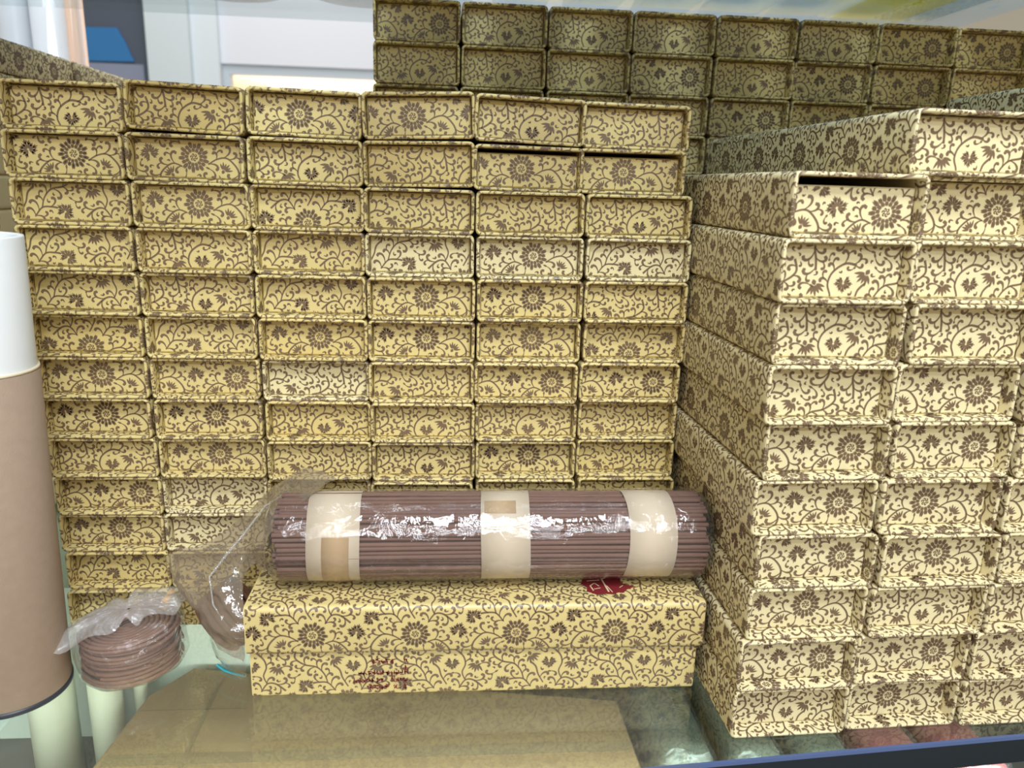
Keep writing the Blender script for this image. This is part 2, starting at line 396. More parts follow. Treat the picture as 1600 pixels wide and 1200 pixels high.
# -- right stack, three columns of long boxes
RA = 0.0295
def rstack(cn, xs, ys, ntop, pats, lowgap, lx=None):
    for k in range(len(xs)):           # k = 0 topmost
        lev = ntop-1-k; full = (cn == 0 or k == 0)
        cov = COVER_TF[k % 2] if full else COVER_T[(k*2+cn) % 3]
        tr = PANEL_GAP if (cn, k) in lowgap else PANEL_T[pats[k]]
        nm = ['left', 'middle', 'right'][cn]
        lab = 'gold floral long box in the right stack, %s column, %s' % (nm, 'topmost' if k == 0 else ORD[k]+' from top')
        r = RA+math.radians(rb.uniform(-.12, .12))
        if (cn, k) == (1, 0): r = RA+math.radians(.8)
        incense_box(xs[k]+TWD/2*math.cos(RA), ys[k]+TWD/2*math.sin(RA), lev*THT, cov, tr, lab, 'long gold boxes in the right stack', (0, 0, r), 3)
rstack(0, [5.93, 5.84, 5.88, 5.86, 5.98, 5.89, 6.07, 6.02, 5.93, 5.93], [13.3, 13.23, 13.31, 13.25, 13.34, 13.35, 13.34, 13.33, 13.26, 13.29], 10,
       'CBBGCCCFCB', {(0, 0)})
rstack(1, [8.22, 8.56, 8.47, 8.6, 8.5, 8.62, 8.48, 8.66, 8.60, 8.50, 8.50], [13.75, 13.95, 13.5, 13.45, 13.5, 13.48, 13.36, 13.31, 13.33, 13.41, 13.45], 11,
       'BCBBCCAFBCA', set())
rstack(2, [11.22, 11.1, 11.18, 11.12, 11.2, 11.11, 11.25, 11.18, 11.10, 11.08], [13.6, 13.6, 13.5, 13.45, 13.45, 13.4, 13.4, 13.4, 13.44, 13.47], 10,
       'CBCBGCBBCB', set())
# -- fourth column at the right edge, its topmost box shows its shaded left side above the others
for k in range(12):
    incense_box(13.76+TWD/2+(0 if k == 0 else .03), 11.75 if k == 0 else 13.5, (11-k)*THT, COVER_TF[k % 2] if k < 2 else COVER_T[k % 3], PANEL_T['BCG'[k % 3]],
                'gold floral long box at the right edge, %s' % ('highest of the right stack, shaded side showing' if k == 0 else 'fourth column, %s from top' % ORD[k]),
                'long gold boxes in the right stack', (0, 0, -.012 if k == 0 else RA), 3)
# -- back stack under the upper shelf
BAx = 0.018
for rI in range(14):
    for c in range(9):
        x = -2.30+c*2.572; y = 24.3+rb.uniform(-.06, .06)+(c*0.045)
        pt = ('CBBBBBCCC', 'BBBCBCCGB', 'GBBBCCGBB')[rI] if rI < 3 else 'BCGBCGBCB'
        pt = pt[c]
        cov = COVER_TF[(rI+c) % 2] if rI == 0 and c in (0, 8) else COVER_T[(rI*2+c) % 3]
        lab = 'shaded gold floral box in the back stack, %s, %s from left' % ('top row' if rI == 0 else ORD[rI]+' row from top', COLN[c])
        incense_box(x+TWD/2+rb.uniform(-.02, .02)-0.012*rI, y, (13-rI)*1.163, cov, PANEL_T[pt], lab, 'long gold boxes in the back stack', (0, 0, BAx), 2 if rb.random() < .3 else 0)
# -- side-on boxes behind the left stack
for j, (y0, nm) in enumerate(((24.35, 'nearer'), (30.5, 'farther'))):
    for k in range(15):
        lab = 'gold box seen side-on behind the left stack, %s pile, %s' % (nm, 'topmost' if k == 0 else ORD[k]+' from top')
        incense_box(-13.5-SW/2-0.02*(k % 2), y0, 14-k, COVER_SF if k < 3 else COVER_S[k % 3], PANEL_S['B'], lab, 'boxes behind the left stack', (0, 0, 0), 1)
# -- the two long boxes in front, spine towards the viewer
FR = -0.0033
F_ANG = math.pi/2+FR
def front_box(z, y, xr, cov, lab, h=THT):
    return incense_box(xr, y+TWD/2, z, cov, PANEL_T['B'], lab, 'long boxes lying in front', (0, 0, F_ANG), 0)
fl = front_box(0.0, 14.98, 5.66, COVER_TF[1], 'long gold floral box lying lowest in front, small red print on its side')
fl.scale = (1, .988, 1); bpy.context.view_layer.update()
fu = front_box(THT, 14.84, 5.74, COVER_TF[0], 'long gold floral box with red seal, directly under the wrapped incense bundle')

# red print on the lower box: five upside-down lines of small characters
mb = MB(); rt = random.Random(5)
def glyph(cx, cz, s, y):
    for _ in range(5):
        a = rt.choice((0, 0, 1.57, 1.57, .7, -.7)); l = s*rt.uniform(.35, .8); px, pz = cx+rt.uniform(-.3, .3)*s, cz+rt.uniform(-.35, .35)*s
        dx, dz = math.cos(a)*l/2, math.sin(a)*l/2; w = 0.011
        nx, nz = -math.sin(a)*w, math.cos(a)*w
        mb.add([(px-dx-nx, y, pz-dz-nz), (px+dx-nx, y, pz+dz-nz), (px+dx+nx, y, pz+dz+nz), (px-dx+nx, y, pz-dz+nz)], [(0, 1, 2, 3)])
for zz, runs in ((0.90, [(-1.62, -1.15), (-0.92, -0.90)]), (0.72, [(-0.92, -0.90)]), (0.60, [(-1.92, -1.30), (-1.2, -0.90)]), (0.42, [(-2.02, -1.35), (-1.2, -1.0), (-.92, -.9)]), (0.25, [(-1.72, -1.25), (-1.15, -1.12), (-.92, -.9)])):
    for a, b in runs:
        x = a
        while x <= b+0.01: glyph(x, zz, 0.12, 14.936); x += 0.098
pr = obj('red_print', mb.build('red_print', REDINK)); pr.parent = fl
pr.matrix_parent_inverse = fl.matrix_world.inverted(); pr.location = (0, .03*U, 0)
pr['label'] = 'small dark red printed characters'
# red seal on the upper box
mb = MB(); ZS = THT*2+0.012
out = [(3.10, 15.90), (3.05, 15.7), (3.16, 15.52), (3.12, 15.36), (3.22, 15.30), (3.32, 15.22), (3.5, 15.25), (3.7, 15.22), (3.83, 15.30), (3.95, 15.28), (4.05, 15.42), (4.28, 15.55), (4.12, 15.62), (3.98, 15.72), (4.0, 15.9), (3.9, 16.15), (3.2, 16.15)]
mb.add([(x, y, ZS) for x, y in out], [tuple(range(len(out)))], 0)
for (a, b, w) in (((3.62, 15.32), (3.55, 15.98), .02), ((3.70, 15.30), (3.62, 15.6), .012), ((3.28, 15.38), (3.24, 15.6), .015), ((3.24, 15.6), (3.36, 15.72), .015), ((3.36, 15.72), (3.44, 15.58), .015), ((3.3, 15.45), (3.46, 15.5), .012), ((3.2, 15.82), (3.5, 15.86), .015), ((3.9, 15.5), (4.0, 15.6), .01)):
    dx, dy = b[0]-a[0], b[1]-a[1]; l = math.hypot(dx, dy); nx, ny = -dy/l*w, dx/l*w
    mb.add([(a[0]-nx, a[1]-ny, ZS+.004), (b[0]-nx, b[1]-ny, ZS+.004), (b[0]+nx, b[1]+ny, ZS+.004), (a[0]+nx, a[1]+ny, ZS+.004)], [(0, 1, 2, 3)], 1)
sl = obj('red_seal', mb.build('red_seal', [REDINK, CREAM])); sl.parent = fu
sl.matrix_parent_inverse = (Matrix.Translation(fu.location) @ fu.rotation_euler.to_matrix().to_4x4()).inverted()
sl['label'] = 'dark red brushed seal with cream strokes'

# ---------------------------------------------------------------- incense bundle
BR_ = 0.98; BX0, BX1 = -3.72, 5.78; BYC, BZC = 16.15, THT*2+1.06
root = empty('incense_bundle', ((BX0+BX1)/2, BYC, BZC-1.06))
tag(root, 'large bundle of brown incense sticks with three paper bands in clear film', 'incense')
HL = (BX1-BX0)/2
SR = 0.052
def stick_mesh(seed):
    q = random.Random(seed); mb = MB(); a, b = q.uniform(-.02, .02), q.uniform(-.02, .02)
    mb.tube([(t*HL*0.995, a*math.sin(t*2.5+seed), b*math.cos(t*3+seed)) for t in (-1, -.66, -.33, 0, .33, .66, 1)], SR, 6)
    return mb.build('stick', STICK)
SM = [stick_mesh(i) for i in range(6)]
NS = 58
for k in range(NS):
    a = 2*math.pi*k/NS+random.uniform(-.012, .012); r = BR_-SR-random.choice((0, 0, 0, .03, .05))
    o = obj('incense_stick', SM[k % 6], root, (random.uniform(-.06, .06), math.cos(a)*r, 1.06+math.sin(a)*r), (0, random.uniform(-.004, .004), random.uniform(-.004, .004)))
mb = MB()
for ring in range(1, 9):
    r = BR_-SR-ring*0.105
    if r < 0.03: break
    nn = max(1, int(2*math.pi*r/0.107))
    for k in range(nn):
        a = 2*math.pi*k/nn+ring; j = random.uniform(-.07, .07)
        mb.tube([(-HL+j, math.cos(a)*r, 1.06+math.sin(a)*r), (HL+j*.8, math.cos(a)*r, 1.06+math.sin(a)*r)], SR, 6)
o = obj('inner_sticks', mb.build('inner_sticks', STICK), root); o['kind'] = 'stuff'
def band(x0, x1, r, a0=0, a1=2*math.pi, n=48, w=0.0):
    mb = MB(); rows = []
    for i in range(n+1):
        a = a0+(a1-a0)*i/n; wob = 0.02*math.sin(a*2+x0)
        rows.append([(x0+wob, math.cos(a)*r, 1.06+math.sin(a)*r), (x1+wob, math.cos(a)*r, 1.06+math.sin(a)*r), (x1+wob, math.cos(a)*(r-.01), 1.06+math.sin(a)*(r-.01)), (x0+wob, math.cos(a)*(r-.01), 1.06+math.sin(a)*(r-.01))])
    mb.grid(rows, closed=True); return mb
CX = (BX0+BX1)/2
for n_, (x0, x1) in enumerate(((-3.05, -1.92), (0.72, 1.80), (3.98, 5.05))):
    b = obj('paper_band', band(x0-CX, x1-CX, BR_+0.012).build('paper_band', BAND), root)
    aa = ((-2.6, -1.75), (-4.4, -4.05), (-2.0, -1.5))[n_]; dd = ((-2.72, -2.14), (0.8, 1.5), (4.3, 4.8))[n_]
    if n_ == 0: aa = (2.75, 4.3)
    t = obj('tape', band(dd[0]-CX, dd[1]-CX, BR_+0.024, aa[0], aa[1], 16).build('tape', TAPE), b); t['label'] = 'darker tan tape over the band'
# clear film: tube hugging the sticks, drawn in at both ends
mb = MB(); rows = []
prof = [(-HL-.28, .55), (-HL-.24, .80), (-HL-.12, .97), (-HL+.1, 1.035)]+[(-HL+.1+(2*HL-.2)*i/40, 1.035) for i in range(1, 40)]+[(HL-.1, 1.035), (HL+.08, .99), (HL+.17, .86), (HL+.2, .6), (HL+.16, .3), (HL+.14, .02)]
for i, (x, r) in enumerate(prof):
    row = []
    for k in range(64):
        a = 2*math.pi*k/64
        nz = mnoise.noise(Vector((x*1.3, math.cos(a)*2.2, math.sin(a)*2.2)))*0.022
        rr = r+nz*(1 if abs(x) < HL else 2.2)
        row.append((x, math.cos(a)*rr, max(0.004, 1.06+math.sin(a)*rr)))
    rows.append(row)
mb.grid(rows, closed=True)
w = obj('plastic_wrap', mb.build('plastic_wrap', FILM), root); w['label'] = 'clear glossy plastic film'
# loose tail of the bag, falling to the left of the boxes
def patch(name, ctrl, nu, nv, m, amp, parent=None, org=(0, 0, 0), seed=0.0, nfreq=1.2):
    def cr(p, t):
        n = len(p)-1; i = min(int(t*n), n-1); f = t*n-i
        a, b, c, d = p[max(i-1, 0)], p[i], p[i+1], p[min(i+2, n)]
        return [0.5*((2*b[j])+(-a[j]+c[j])*f+(2*a[j]-5*b[j]+4*c[j]-d[j])*f*f+(-a[j]+3*b[j]-3*c[j]+d[j])*f**3) for j in range(3)]
    rows = []
    for i in range(nu+1):
        line = [cr([r[k] for r in ctrl], i/nu) for k in range(len(ctrl[0]))]
        row = []
        for k in range(nv+1):
            p = cr(line, k/nv); q = Vector(p)*nfreq+Vector((seed, 0, 0))
            d = mnoise.noise(q)*amp+abs(mnoise.noise(q*2.3))*amp*.6
            row.append((p[0]-org[0]+d*.3, p[1]-org[1]+d, max(p[2]-org[2]+d*.3, -org[2]+0.02)))
        rows.append(row)
    mb = MB(); mb.grid(rows); return obj(name, mb.build(name, m), parent)
tail = [[(-2.6, 16.7, 4.45), (-3.1, 16.0, 4.35), (-3.9, 15.6, 3.6), (-4.0, 15.5, 2.75)],
        [(-3.35, 17.2, 4.52), (-3.8, 16.6, 4.2), (-4.25, 16.1, 3.5), (-4.35, 15.9, 2.7)],
        [(-4.05, 17.3, 4.15), (-4.3, 16.8, 3.85), (-4.5, 16.4, 3.2), (-4.55, 16.0, 2.5)],
        [(-4.95, 17.3, 3.25), (-4.9, 16.8, 3.0), (-4.75, 16.4, 2.6), (-4.6, 16.0, 2.2)],
        [(-5.85, 17.1, 2.65), (-5.4, 16.3, 2.45), (-5.0, 15.8, 2.1), (-4.5, 15.55, 1.75)],
        [(-6.62, 17.0, 2.40), (-5.9, 16.0, 1.95), (-5.2, 15.5, 1.6), (-4.5, 15.3, 1.35)],
        [(-6.12, 16.6, 1.75), (-5.6, 15.8, 1.45), (-5.1, 15.4, 1.2), (-4.5, 15.2, 1.05)],
        [(-5.70, 16.2, 1.25), (-5.35, 15.7, 1.05), (-5.0, 15.35, .9), (-4.5, 15.2, .75)]]
org = (CX, BYC, BZC-1.06)
tl = patch('bag_tail', tail, 60, 36, BAGF, .20, root, org, 0.0, 1.5); tl['label'] = 'loose crumpled end of the plastic wrap'
mb = MB(); mb.tube([(p[0]-org[0], p[1]-org[1]-.06, p[2]-org[2]+.02) for p in ((-3.55, 16.3, 4.38), (-4.1, 16.35, 4.0), (-4.55, 16.3, 3.4), (-5.0, 16.2, 2.85), (-5.35, 16.1, 2.4), (-5.2, 15.75, 1.9), (-4.85, 15.5, 1.5))], lambda t: .012+.02*math.sin(t*3.1), 6)  # whitish strand imitates the highlight on the tail's ridge
fd = obj('fold_highlight', mb.build('fold_highlight', BAGK), root); fd['label'] = 'pale strand imitating the highlight along a film fold'

# ---------------------------------------------------------------- incense coils
def coil_mesh(R0, R1, pitch, r, seed=0):
    mb = MB(); pts = []; a = seed; R = R0; q = random.Random(seed)
    while R > R1:
        pts.append((math.cos(a)*R, math.sin(a)*R, 0.008*math.sin(a*3+seed))); a += 0.17; R -= pitch*0.17/(2*math.pi)
    mb.tube(pts, r, 6); return mb.build('coil', COILM)
CM = [coil_mesh(1.08-.015*i, 0.2, .112, .046, i*1.3) for i in range(3)]
cp = empty('incense_coil_pack', (-7.34, 16.45, 0.03), (math.radians(0), math.radians(-2.5), 0))
tag(cp, 'round stack of brown incense coils in a knotted clear bag beside the kraft tube', 'incense')
for k in range(11):
    obj('incense_coil', CM[k % 3], cp, (random.uniform(-.03, .03), random.uniform(-.03, .03), 0.06+k*0.094), (0, 0, random.uniform(0, 6)))
mb = MB(); rows = []
prof = [(0.4, 0.0), (1.12, 0.01), (1.19, .12), (1.2, .6), (1.18, 1.02), (1.0, 1.17), (.55, 1.22), (.2, 1.28), (.09, 1.36), (.18, 1.43), (.42, 1.50), (.68, 1.52), (.92, 1.46), (1.12, 1.36)]
for i, (r, z) in enumerate(prof):
    row = []
    for k in range(72):
        a = 2*math.pi*k/72; nz = mnoise.noise(Vector((math.cos(a)*2.5, math.sin(a)*2.5, z*2)))
        if i < 8: rr = r+nz*.05; zz = z+(nz*.04 if i > 3 else 0)
        else:
            e = (i-8)/5; rr = r*(1+.5*nz*e+.30*e*max(0, -math.cos(a-.4)))*(.45+.55*abs(math.cos(a-.3))); zz = z+.11*math.sin(a*9)*e+.16*nz*e-.45*e*e*max(0, -math.cos(a))
        row.append((math.cos(a)*rr, math.sin(a)*rr, zz))
    rows.append(row)
mb.grid(rows[:9], closed=True)
mk = MB(); mk.grid(rows[8:], closed=True); kn = obj('bag_knot', mk.build('bag_knot', BAGK), cp); kn['label'] = 'whitish gathered end of the bag'
bg = obj('plastic_bag', mb.build('plastic_bag', BAGL), cp); bg['label'] = 'clear crumpled bag knotted on top'
mb = MB(); mb.box((-.16, -.07, 0), (.16, .07, .02))
GOLDT = mat('amber_tie', (0.75, 0.36, 0.02), 0.3, 0.6)
tt = obj('twist_tie', mb.build('twist_tie', GOLDT), cp, (.72, .62, 1.30), (math.radians(35), math.radians(-40), .8)); tt['label'] = 'amber yellow twist tie'
# second pack, leaning between the left stack and the front boxes
c2 = empty('incense_coil_pack', (-5.25, 16.75, 0.05))
tag(c2, 'leaning pack of brown incense coils in crumpled film, left of the front boxes', 'incense')
ax = Vector((0.75, 0.25, 0.55)).normalized(); qr = ax.to_track_quat('Z', 'Y').to_euler()
C2 = coil_mesh(.80, 0.2, .17, .075, 2)
for k in range(6):
    p = Vector((.06, 0.16, .96))+ax*((k-2.5)*0.155)
    obj('incense_coil', C2, c2, p, qr)
bagp = [[(-6.0, 16.7, 1.7), (-5.55, 15.9, 1.5), (-5.0, 15.55, 1.3), (-4.5, 15.4, 1.1)],
        [(-5.75, 16.8, 1.1), (-5.4, 15.95, 1.0), (-5.0, 15.6, .9), (-4.5, 15.45, .8)],
        [(-5.6, 16.6, .5), (-5.3, 15.9, .45), (-4.95, 15.6, .45), (-4.5, 15.4, .4)],
        [(-5.35, 16.3, .03), (-5.15, 16.0, .03), (-4.9, 15.8, .03), (-4.6, 15.6, .03)]]
b2 = patch('plastic_bag', bagp, 20, 16, BAGM, .12, c2, (-5.25, 16.75, 0.05), 3.0); b2['label'] = 'crumpled translucent bag'
mb = MB(); mb.tube([(-5.38, 16.2, .05), (-5.15, 15.98, .05), (-4.9, 15.85, .05), (-4.62, 15.75, .05)], .03, 6)
CYAN = mat('cyan_seam', (0.03, 0.42, 0.55), 0.4)
o = obj('bag_seam', mb.build('bag_seam', CYAN), c2, (5.25, -16.75, -.05)); o['label'] = 'thin cyan edge of the bag'

# ---------------------------------------------------------------- kraft tube at the left edge
TX, TY = -9.62, 15.62
tb = empty('paper_tube', (TX, TY, 0.0), (0, math.radians(1.3), 0)); tag(tb, 'large round kraft paper tube with white upper part at the left edge', 'tube')
def lathe(prof, n=64, mi=0):
    mb = MB(); mb.grid([[(math.cos(2*math.pi*k/n)*r, math.sin(2*math.pi*k/n)*r, z) for k in range(n)] for r, z in prof], mi, closed=True); return mb
KT = 7.28
obj('kraft_sleeve', lathe([(0, .1), (1.12, .1), (1.135, .13), (1.135, KT-.02), (1.12, KT)]).build('kraft_sleeve', KRAFT), tb)
obj('sleeve_rim', lathe([(1.12, KT), (1.138, KT+.005), (1.13, KT+.05), (1.07, KT+.05)]).build('sleeve_rim', RIMM), tb)
obj('white_core', lathe([(1.09, KT-.1), (1.09, 9.90), (1.08, 9.93), (.98, 9.93), (.97, 9.90), (.97, 8)]).build('white_core', WHITE), tb)
obj('dark_base', lathe([(0, 0.0), (1.15, 0.0), (1.165, .02), (1.165, .10), (1.12, .12)]).build('dark_base', DARKB), tb)

# ---------------------------------------------------------------- shelves
def rquad(x0, x1, y0, y1, z0, z1, slope):
    mb = MB(); vs = []
    for z in (z0, z1):
        for x, y, s in ((x0, y0, 1), (x1, y0, 1), (x1, y1, 0), (x0, y1, 0)): vs.append((x, y+(x-8)*slope*s, z))
    mb.add(vs, [(0, 3, 2, 1), (4, 5, 6, 7), (0, 1, 5, 4), (1, 2, 6, 5), (2, 3, 7, 6), (3, 0, 4, 7)]); return mb
gs = obj('glass_shelf', rquad(-24, 30, 12.86, 36, -.3, -.004, .0735).build('glass_shelf', GLASS))
tag(gs, 'clear glass shelf with dark blue front edge carrying all the box stacks', 'shelf')
EDGE = mat('dark_blue_edge', (0.006, 0.013, 0.02), 0.35, 0.5); EDGB = mat('blue_strip', (0.085, 0.13, 0.29), 0.35, 0.6)
o = obj('edge_trim', rquad(-24, 30, 12.80, 12.85, -.66, -.07, .0735).build('edge_trim', EDGE), gs)
# make the back of the trim parallel to its front
for v in o.data.vertices:
    if abs(v.co.y-12.85*U) < 1e-6: v.co.y = (12.85+(v.co.x/U-8)*.0735)*U
o2 = obj('edge_strip', rquad(-24, 30, 12.79, 12.84, -.07, .012, .0735).build('edge_strip', EDGB), gs)
for v in o2.data.vertices:
    if abs(v.co.y-12.84*U) < 1e-6: v.co.y = (12.86+(v.co.x/U-8)*.0735)*U
us = MB(); us.box((-30, 11.3, 17.4), (34, 34.2, 17.7))
up = obj('glass_shelf', us.build('glass_shelf', GLASS2)); tag(up, 'upper glass shelf above the back stack, seen from below', 'shelf')
# silvery packets on the upper shelf, lying along its depth
SILV = mat('silver_film', (0.55, 0.72, 0.85), 0.25, 0.8, metal=0.3, noise=.2, nscale=14, bump=1.0, bscale=70)
def translucent(m, fac):
    nt = m.node_tree; b = nt.nodes['Principled BSDF']; out = nt.nodes['Material Output']
    t = nt.nodes.new('ShaderNodeBsdfTranslucent'); x = nt.nodes.new('ShaderNodeMixShader'); x.inputs[0].default_value = fac
    if b.inputs['Base Color'].is_linked: nt.links.new(b.inputs['Base Color'].links[0].from_socket, t.inputs[0])
    else: t.inputs[0].default_value = b.inputs['Base Color'].default_value
    nt.links.new(b.outputs[0], x.inputs[1]); nt.links.new(t.outputs[0], x.inputs[2]); nt.links.new(x.outputs[0], out.inputs[0])
YEL = mat('yellow_film', (0.62, 0.62, 0.06), 0.35, 0.6, noise=.2, nscale=14, bump=1.0, bscale=70)
GRN = mat('grey_green_film', (0.20, 0.28, 0.26), 0.25, 0.6, noise=.2, nscale=14, bump=.6, bscale=60)
for m_, f_ac in ((SILV, .55), (YEL, .55), (GRN, .3)): translucent(m_, f_ac)
def packet(w, l, h):
    mb = MB(); rows = []
    for i in range(25):
        t = i/24; e = min(1, 4.5*min(t, 1-t)+.08)
        row = []
        for k in range(32):
            a = 2*math.pi*k/32; cx, cz = math.cos(a), math.sin(a)
            X = math.copysign(abs(cx)**.55, cx)*w/2*min(1, .86+.14*e); Z = h/2*e**.5+math.copysign(abs(cz)**.6, cz)*h/2*e**.5
            row.append((X, t*l, max(0.0, Z+.05*mnoise.noise(Vector((X*2, t*l*2, Z*2))))))
        rows.append(row)
    mb.grid(rows, closed=True); return mb
PK = packet(2.35, 21.5, 1.3).build('packet', SILV)  # runs forward out of view so that it shades the stacks
xs = [-.3, 2.55, 5.3, 8.05, 10.8, 13.55]
for i, x in enumerate(xs):
    o = obj('wrapped_packet', PK, None, (x, 11.6, 17.7)); tag(o, 'silvery wrapped packet on the upper shelf, %s from the left' % COLN[i], 'packet', 'silvery packets on the upper shelf')
o = obj('wrapped_packet', packet(2.4, 21.5, 1.3).build('packet', YEL), None, (16.5, 12.2, 17.7)); tag(o, 'yellow wrapped packet on the upper shelf at the right end', 'packet', None)
o = obj('wrapped_packet', PK, None, (19.3, 12.2, 17.7)); tag(o, 'silvery wrapped packet right of the yellow one on upper shelf', 'packet', 'silvery packets on the upper shelf')
for i, (x, r) in enumerate(((-8.2, 2.35), (-3.3, 2.3))):
    mb = lathe([(0, 0), (r*.85, 0), (r, .15), (r*1.02, .7), (r*.9, .95), (0, 1.0)], 48)
    o = obj('round_packet', mb.build('round_packet', GRN), None, (x, 31.2, 17.71)); tag(o, 'grey-green round packet on the upper shelf, %s of two' % ('left' if i == 0 else 'right'), 'packet', 'round packets on the upper shelf')

for i, x in enumerate((-12.4, -9.6, -6.8, -4.0)):  # unseen packets, added to shade the top rows of the left stack
    mb = packet(2.3, 16.5, 1.3); o = obj('wrapped_packet', mb.build('packet', GRN), None, (x-.4, 11.5, 17.7)); tag(o, 'unseen shading packet on the front left of the upper shelf, %s from left' % COLN[i], 'packet', 'unseen shading packets on the upper shelf')
# ---------------------------------------------------------------- things under the glass
ZB = -5.6
ls = MB(); ls.box((-26, 8, ZB-.3), (32, 38, ZB))
o = obj('lower_shelf', ls.build('lower_shelf', mat('dark_shelf_board', (0.10, 0.105, 0.10), 0.5, noise=.15, nscale=20))); tag(o, 'dark board of the shelf below, seen through the glass', 'shelf')
KP = mat('kraft_wrap', (0.29, 0.185, 0.09), 0.65, 0.3, noise=.12, nscale=12, bump=.2, bscale=300)
KPD = mat('kraft_wrap_fold', (0.22, 0.15, 0.075), 0.65, 0.3)
mb = MB(); o8 = [(-8.95, 11.0), (-8.75, 16.5), (-8.4, 19.4), (-7.6, 20.6), (-5.8, 20.25), (4.86, 18.6), (4.95, 15.5), (5.0, 10.6)]
n8 = len(o8); ins = [(x*(.985) , 15.5+(y-15.5)*.985) for x, y in o8]
vs = [(x, y, ZB) for x, y in o8]+[(x, y, -3.12) for x, y in o8]+[(x, y, -3.0) for x, y in ins]
fs = [(i, (i+1) % n8, n8+(i+1) % n8, n8+i) for i in range(n8)]+[(n8+i, n8+(i+1) % n8, 2*n8+(i+1) % n8, 2*n8+i) for i in range(n8)]+[tuple(range(2*n8, 3*n8))]
mb.add(vs, fs, 0)
kp = empty('kraft_package', (0, 0, 0)); tag(kp, 'big kraft paper package in clear film under the glass shelf', 'package')
obj('paper_wrapping', mb.build('kraft_body', KP), kp)
mb = MB()
mb.box((-8.5, 16.55, -2.995), (4.8, 16.95, -2.985)); mb.box((-6.6, 11, -2.994), (-6.5, 19.8, -2.984)); mb.box((-8.3, 18.6, -2.994), (-5.5, 18.64, -2.984))
o = obj('paper_fold', mb.build('paper_fold', KPD), kp); o['label'] = 'darker fold lines of the paper'
film = [[(-9.1, 20.2-2*i/1.0*.0-(i*1.35), -2.75+.1*(i % 2)) , (-7.6, 20.75-i*1.35, -2.8), (-4, 20.3-i*1.3, -2.85), (0, 19.6-i*1.25, -2.82), (5.05, 18.75-i*1.15, -2.85)] for i in range(8)]
patchf = patch('film', film, 40, 40, film_mat('package_film', (.93, .93, .9), .03, gloss=.8, ior=1.3, bump=.25, bscale=18), .05, kp, (0, 0, 0), 5.0, .6); patchf['label'] = 'crinkled clear film over the package'
MINT = mat('pale_mint_card', (0.80, 0.86, 0.80), 0.45, noise=.03, nscale=10)
mb = MB(); mb.box((-15, 20.95, ZB), (-3.2, 31, -.55))
o = obj('pale_carton', mb.build('pale_carton', MINT)); tag(o, 'pale mint carton under the glass, behind the kraft package', 'box')
TUBM = mat('pale_tube', (0.82, 0.82, 0.66), 0.35, noise=.03)
for i, (x, y, r, d) in enumerate(((-10.95, 19.3, .60, 'thickest one'), (-9.50, 19.3, .43, 'middle one'), (-8.83, 19.95, .20, 'thin one beside the kraft package'))):
    m_ = lathe([(0, 0), (r, 0), (r, -ZB-.4), (r*.93, -ZB-.36), (r*.9, -ZB-.5), (0, -ZB-.5)], 40)
    o = obj('pale_tube', m_.build('pale_tube', TUBM), None, (x, y, ZB))
    tag(o, 'pale tube standing under the glass at lower left, '+d, 'tube', 'pale tubes under the glass')
mb = MB(); mb.box((-10.3, 20.3, ZB), (-9.9, 20.8, -.6))
o = obj('teal_strip', mb.build('teal_strip', mat('teal_card', (0.05, 0.25, 0.33), .4))); tag(o, 'teal strip standing between two pale tubes under the glass', 'strip')
# film-wrapped discs and packs at the lower right
DISC = mat('olive_pack', (0.10, 0.095, 0.065), .4, .6, noise=.1); PINK = mat('pink_pack', (0.30, 0.07, 0.065), .35, .6, noise=.15, nscale=20)
GLE = film_mat('pack_film', (.85, .92, .93), .04, (.4, .5, .55), gloss=1, ior=1.5, bump=.8, bscale=80)
for i, (x, y, ln, m_) in enumerate(((6.0, 14.7, 5.2, DISC), (7.75, 14.5, 5.4, DISC), (9.5, 14.3, 5.4, DISC), (11.4, 13.9, 5.4, PINK), (13.3, 13.9, 5.4, PINK))):
    e = empty('wrapped_pack', (x, y, ZB)); 
    tag(e, '%s film-wrapped pack under the glass at the lower right, %s' % ('dark olive' if i < 3 else 'pink red', ('leftmost', 'middle of the olive ones', 'beside the pink ones', 'left of two', 'right of two')[i]), 'pack', 'wrapped packs under the glass')
    mb = packet(1.55, ln, 3.3); obj('pack_body', mb.build('pack_body', m_), e)
    mb = packet(1.68, ln+.3, 3.42); obj('pack_film', mb.build('pack_film', GLE), e, (0, -.15, 0))

# ---------------------------------------------------------------- shiny column, upper left: coloured rolls in a clear cylinder imitate its reflections
cn = empty('shiny_column', (-19.05, 40, -30)); tag(cn, 'tall shiny column behind, its reflections built as coloured rolls, upper left corner', 'column')
obj('clear_wall', lathe([(1.85, 0), (1.85, 60), (1.8, 60), (1.8, 0)], 48).build('clear_wall', film_mat('column_plastic', (.93, .95, .97), .06, gloss=1, ior=1.5, bump=0)), cn)
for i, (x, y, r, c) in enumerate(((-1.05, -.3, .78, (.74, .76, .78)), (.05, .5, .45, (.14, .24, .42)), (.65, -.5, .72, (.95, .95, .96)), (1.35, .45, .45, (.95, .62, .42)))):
    m_ = lathe([(0, 0), (r, 0), (r, 59), (0, 59)], 32).build('reflection_roll', mat('roll', c, .35)); obj('reflection_roll', m_, cn, (x, y, .2))

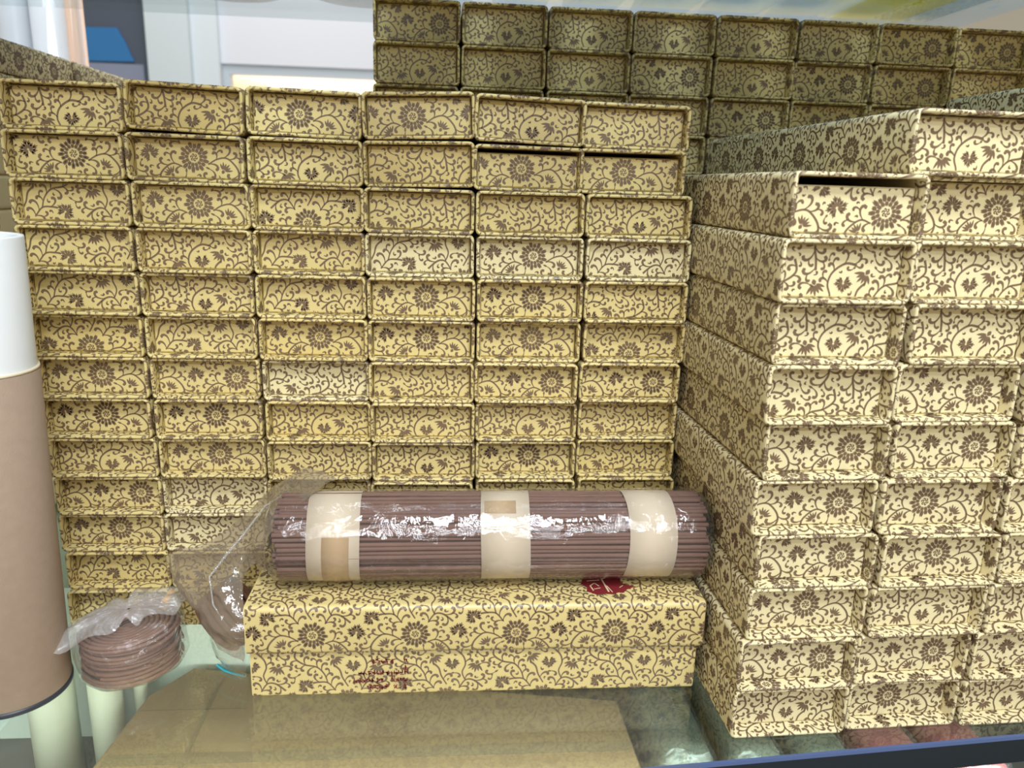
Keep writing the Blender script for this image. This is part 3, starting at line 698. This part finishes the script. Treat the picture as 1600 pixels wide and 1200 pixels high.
# ---------------------------------------------------------------- the room beyond
WY = 110
WL = mat('wall_paint', (0.74, 0.77, 0.84), .7); WL2 = mat('pillar_paint', (0.62, 0.70, 0.74), .7); WL3 = mat('frame_paint', (0.68, 0.75, 0.80), .6)
DOORDARK = mat('doorway_dark', (0.075, 0.095, 0.135), .6); BLUE = mat('blue_print', (0.03, 0.19, 0.46), .4, noise=.25, nscale=3); GREYL = mat('lavender_grey', (0.24, 0.27, 0.38), .6)
def struct(name, mb, m):
    o = obj(name, mb.build(name, m)); o['kind'] = 'structure'; return o
mb = MB(); mb.box((-30.3, WY, 27.5), (60, WY+3, 60)); mb.box((-30.3, WY, 25.6), (60, WY+2.6, 27.5)); mb.box((-30.3, WY, -30), (60, WY+3, 8)); struct('wall_back', mb, WL)
mb = MB(); mb.box((-38.7, WY-2, -30), (-33.4, WY+3, 60)); struct('trim_1', mb, WL2)
mb = MB(); mb.box((-33.4, WY-1, -30), (-30.1, WY+3, 60)); struct('trim_2', mb, WL3)
mb = MB(); mb.box((-30.2, WY+.5, 24.4), (60, WY+2, 25.7)); mb.box((-30.2, WY+.5, 8), (-29.2, WY+2, 24.4)); struct('trim_3', mb, mat('grey_frame', (0.52, 0.59, 0.66), .6))
mb = MB(); mb.box((-80, WY, -30), (-38.6, WY+1, 60)); struct('doorway_left', mb, DOORDARK)  # dark colour of this sheet stands for the unlit doorway opening
bp = MB(); bp.add([(-52, WY-.3, 25.1), (-41.0, WY-.3, 25.3), (-41.9, WY-.3, 27.6), (-42.8, WY-.3, 29.3), (-52, WY-.3, 29.1)], [(0, 1, 2, 3, 4)]); bp.add([(-52, WY-.05, 25.1), (-41.0, WY-.05, 25.3), (-41.9, WY-.05, 27.6), (-42.8, WY-.05, 29.3), (-52, WY-.05, 29.1)], [(4, 3, 2, 1, 0)])
bp.add([(-41.0, WY-.3, 25.3), (-41.0, WY-.05, 25.3), (-41.9, WY-.05, 27.6), (-41.9, WY-.3, 27.6), (-42.8, WY-.05, 29.3), (-42.8, WY-.3, 29.3)], [(0, 1, 2, 3), (3, 2, 4, 5)])
o = obj('blue_panel', bp.build('blue_panel', BLUE)); tag(o, 'blurred bright blue panel in the dark doorway far behind', 'panel')
bp = MB(); bp.box((-52, WY-.2, 12), (-39.9, WY-.04, 25.0)); o = obj('grey_panel', bp.build('grey_panel', GREYL)); tag(o, 'blurred lavender grey panel below the blue panel', 'panel')
# lit shop seen through the opening
CREAMW = mat('shop_wall_paint', (0.85, 0.78, 0.68), .7)
mb = MB(); mb.box((-45, WY+50, -30), (60, WY+51, 40)); struct('wall_far', mb, CREAMW)
mb = MB(); mb.box((-45, WY+3, 27.3), (60, WY+50, 27.6)); struct('ceiling', mb, mat('shop_ceiling', (0.85, 0.72, 0.55), .7))
mb = MB(); mb.box((-120, -40, -30.5), (120, WY+52, -30)); struct('floor', mb, mat('floor_tile', (0.55, 0.54, 0.52), .4))
LAMPM = mat('lamp_glow', (1, 1, 1), .5, emit=((1.0, 0.86, 0.66), 9))
lm = MB(); nn = 20
lm.grid([[(math.cos(2*math.pi*k/nn)*r, math.sin(2*math.pi*k/nn)*r, z) for k in range(nn)] for r, z in ((0.01, -.25), (1.0, -.25), (1.15, 0))], closed=True)
LM = lm.build('downlight', LAMPM)
for i, (x, y) in enumerate(((-31, 148), (-25.5, 122), (-23.5, 131), (-21.5, 142), (-14.6, 128), (-12.8, 118))):
    o = obj('downlight', LM, None, (x, y, 27.28)); tag(o, 'round ceiling downlight glowing in the shop far behind, %s from left' % COLN[i], 'lamp', 'downlights in the shop behind')
area('shop_glow', (-20, WY+28, 10), (-20, WY+30, 27), 30, 17, (1.0, 0.86, 0.70))
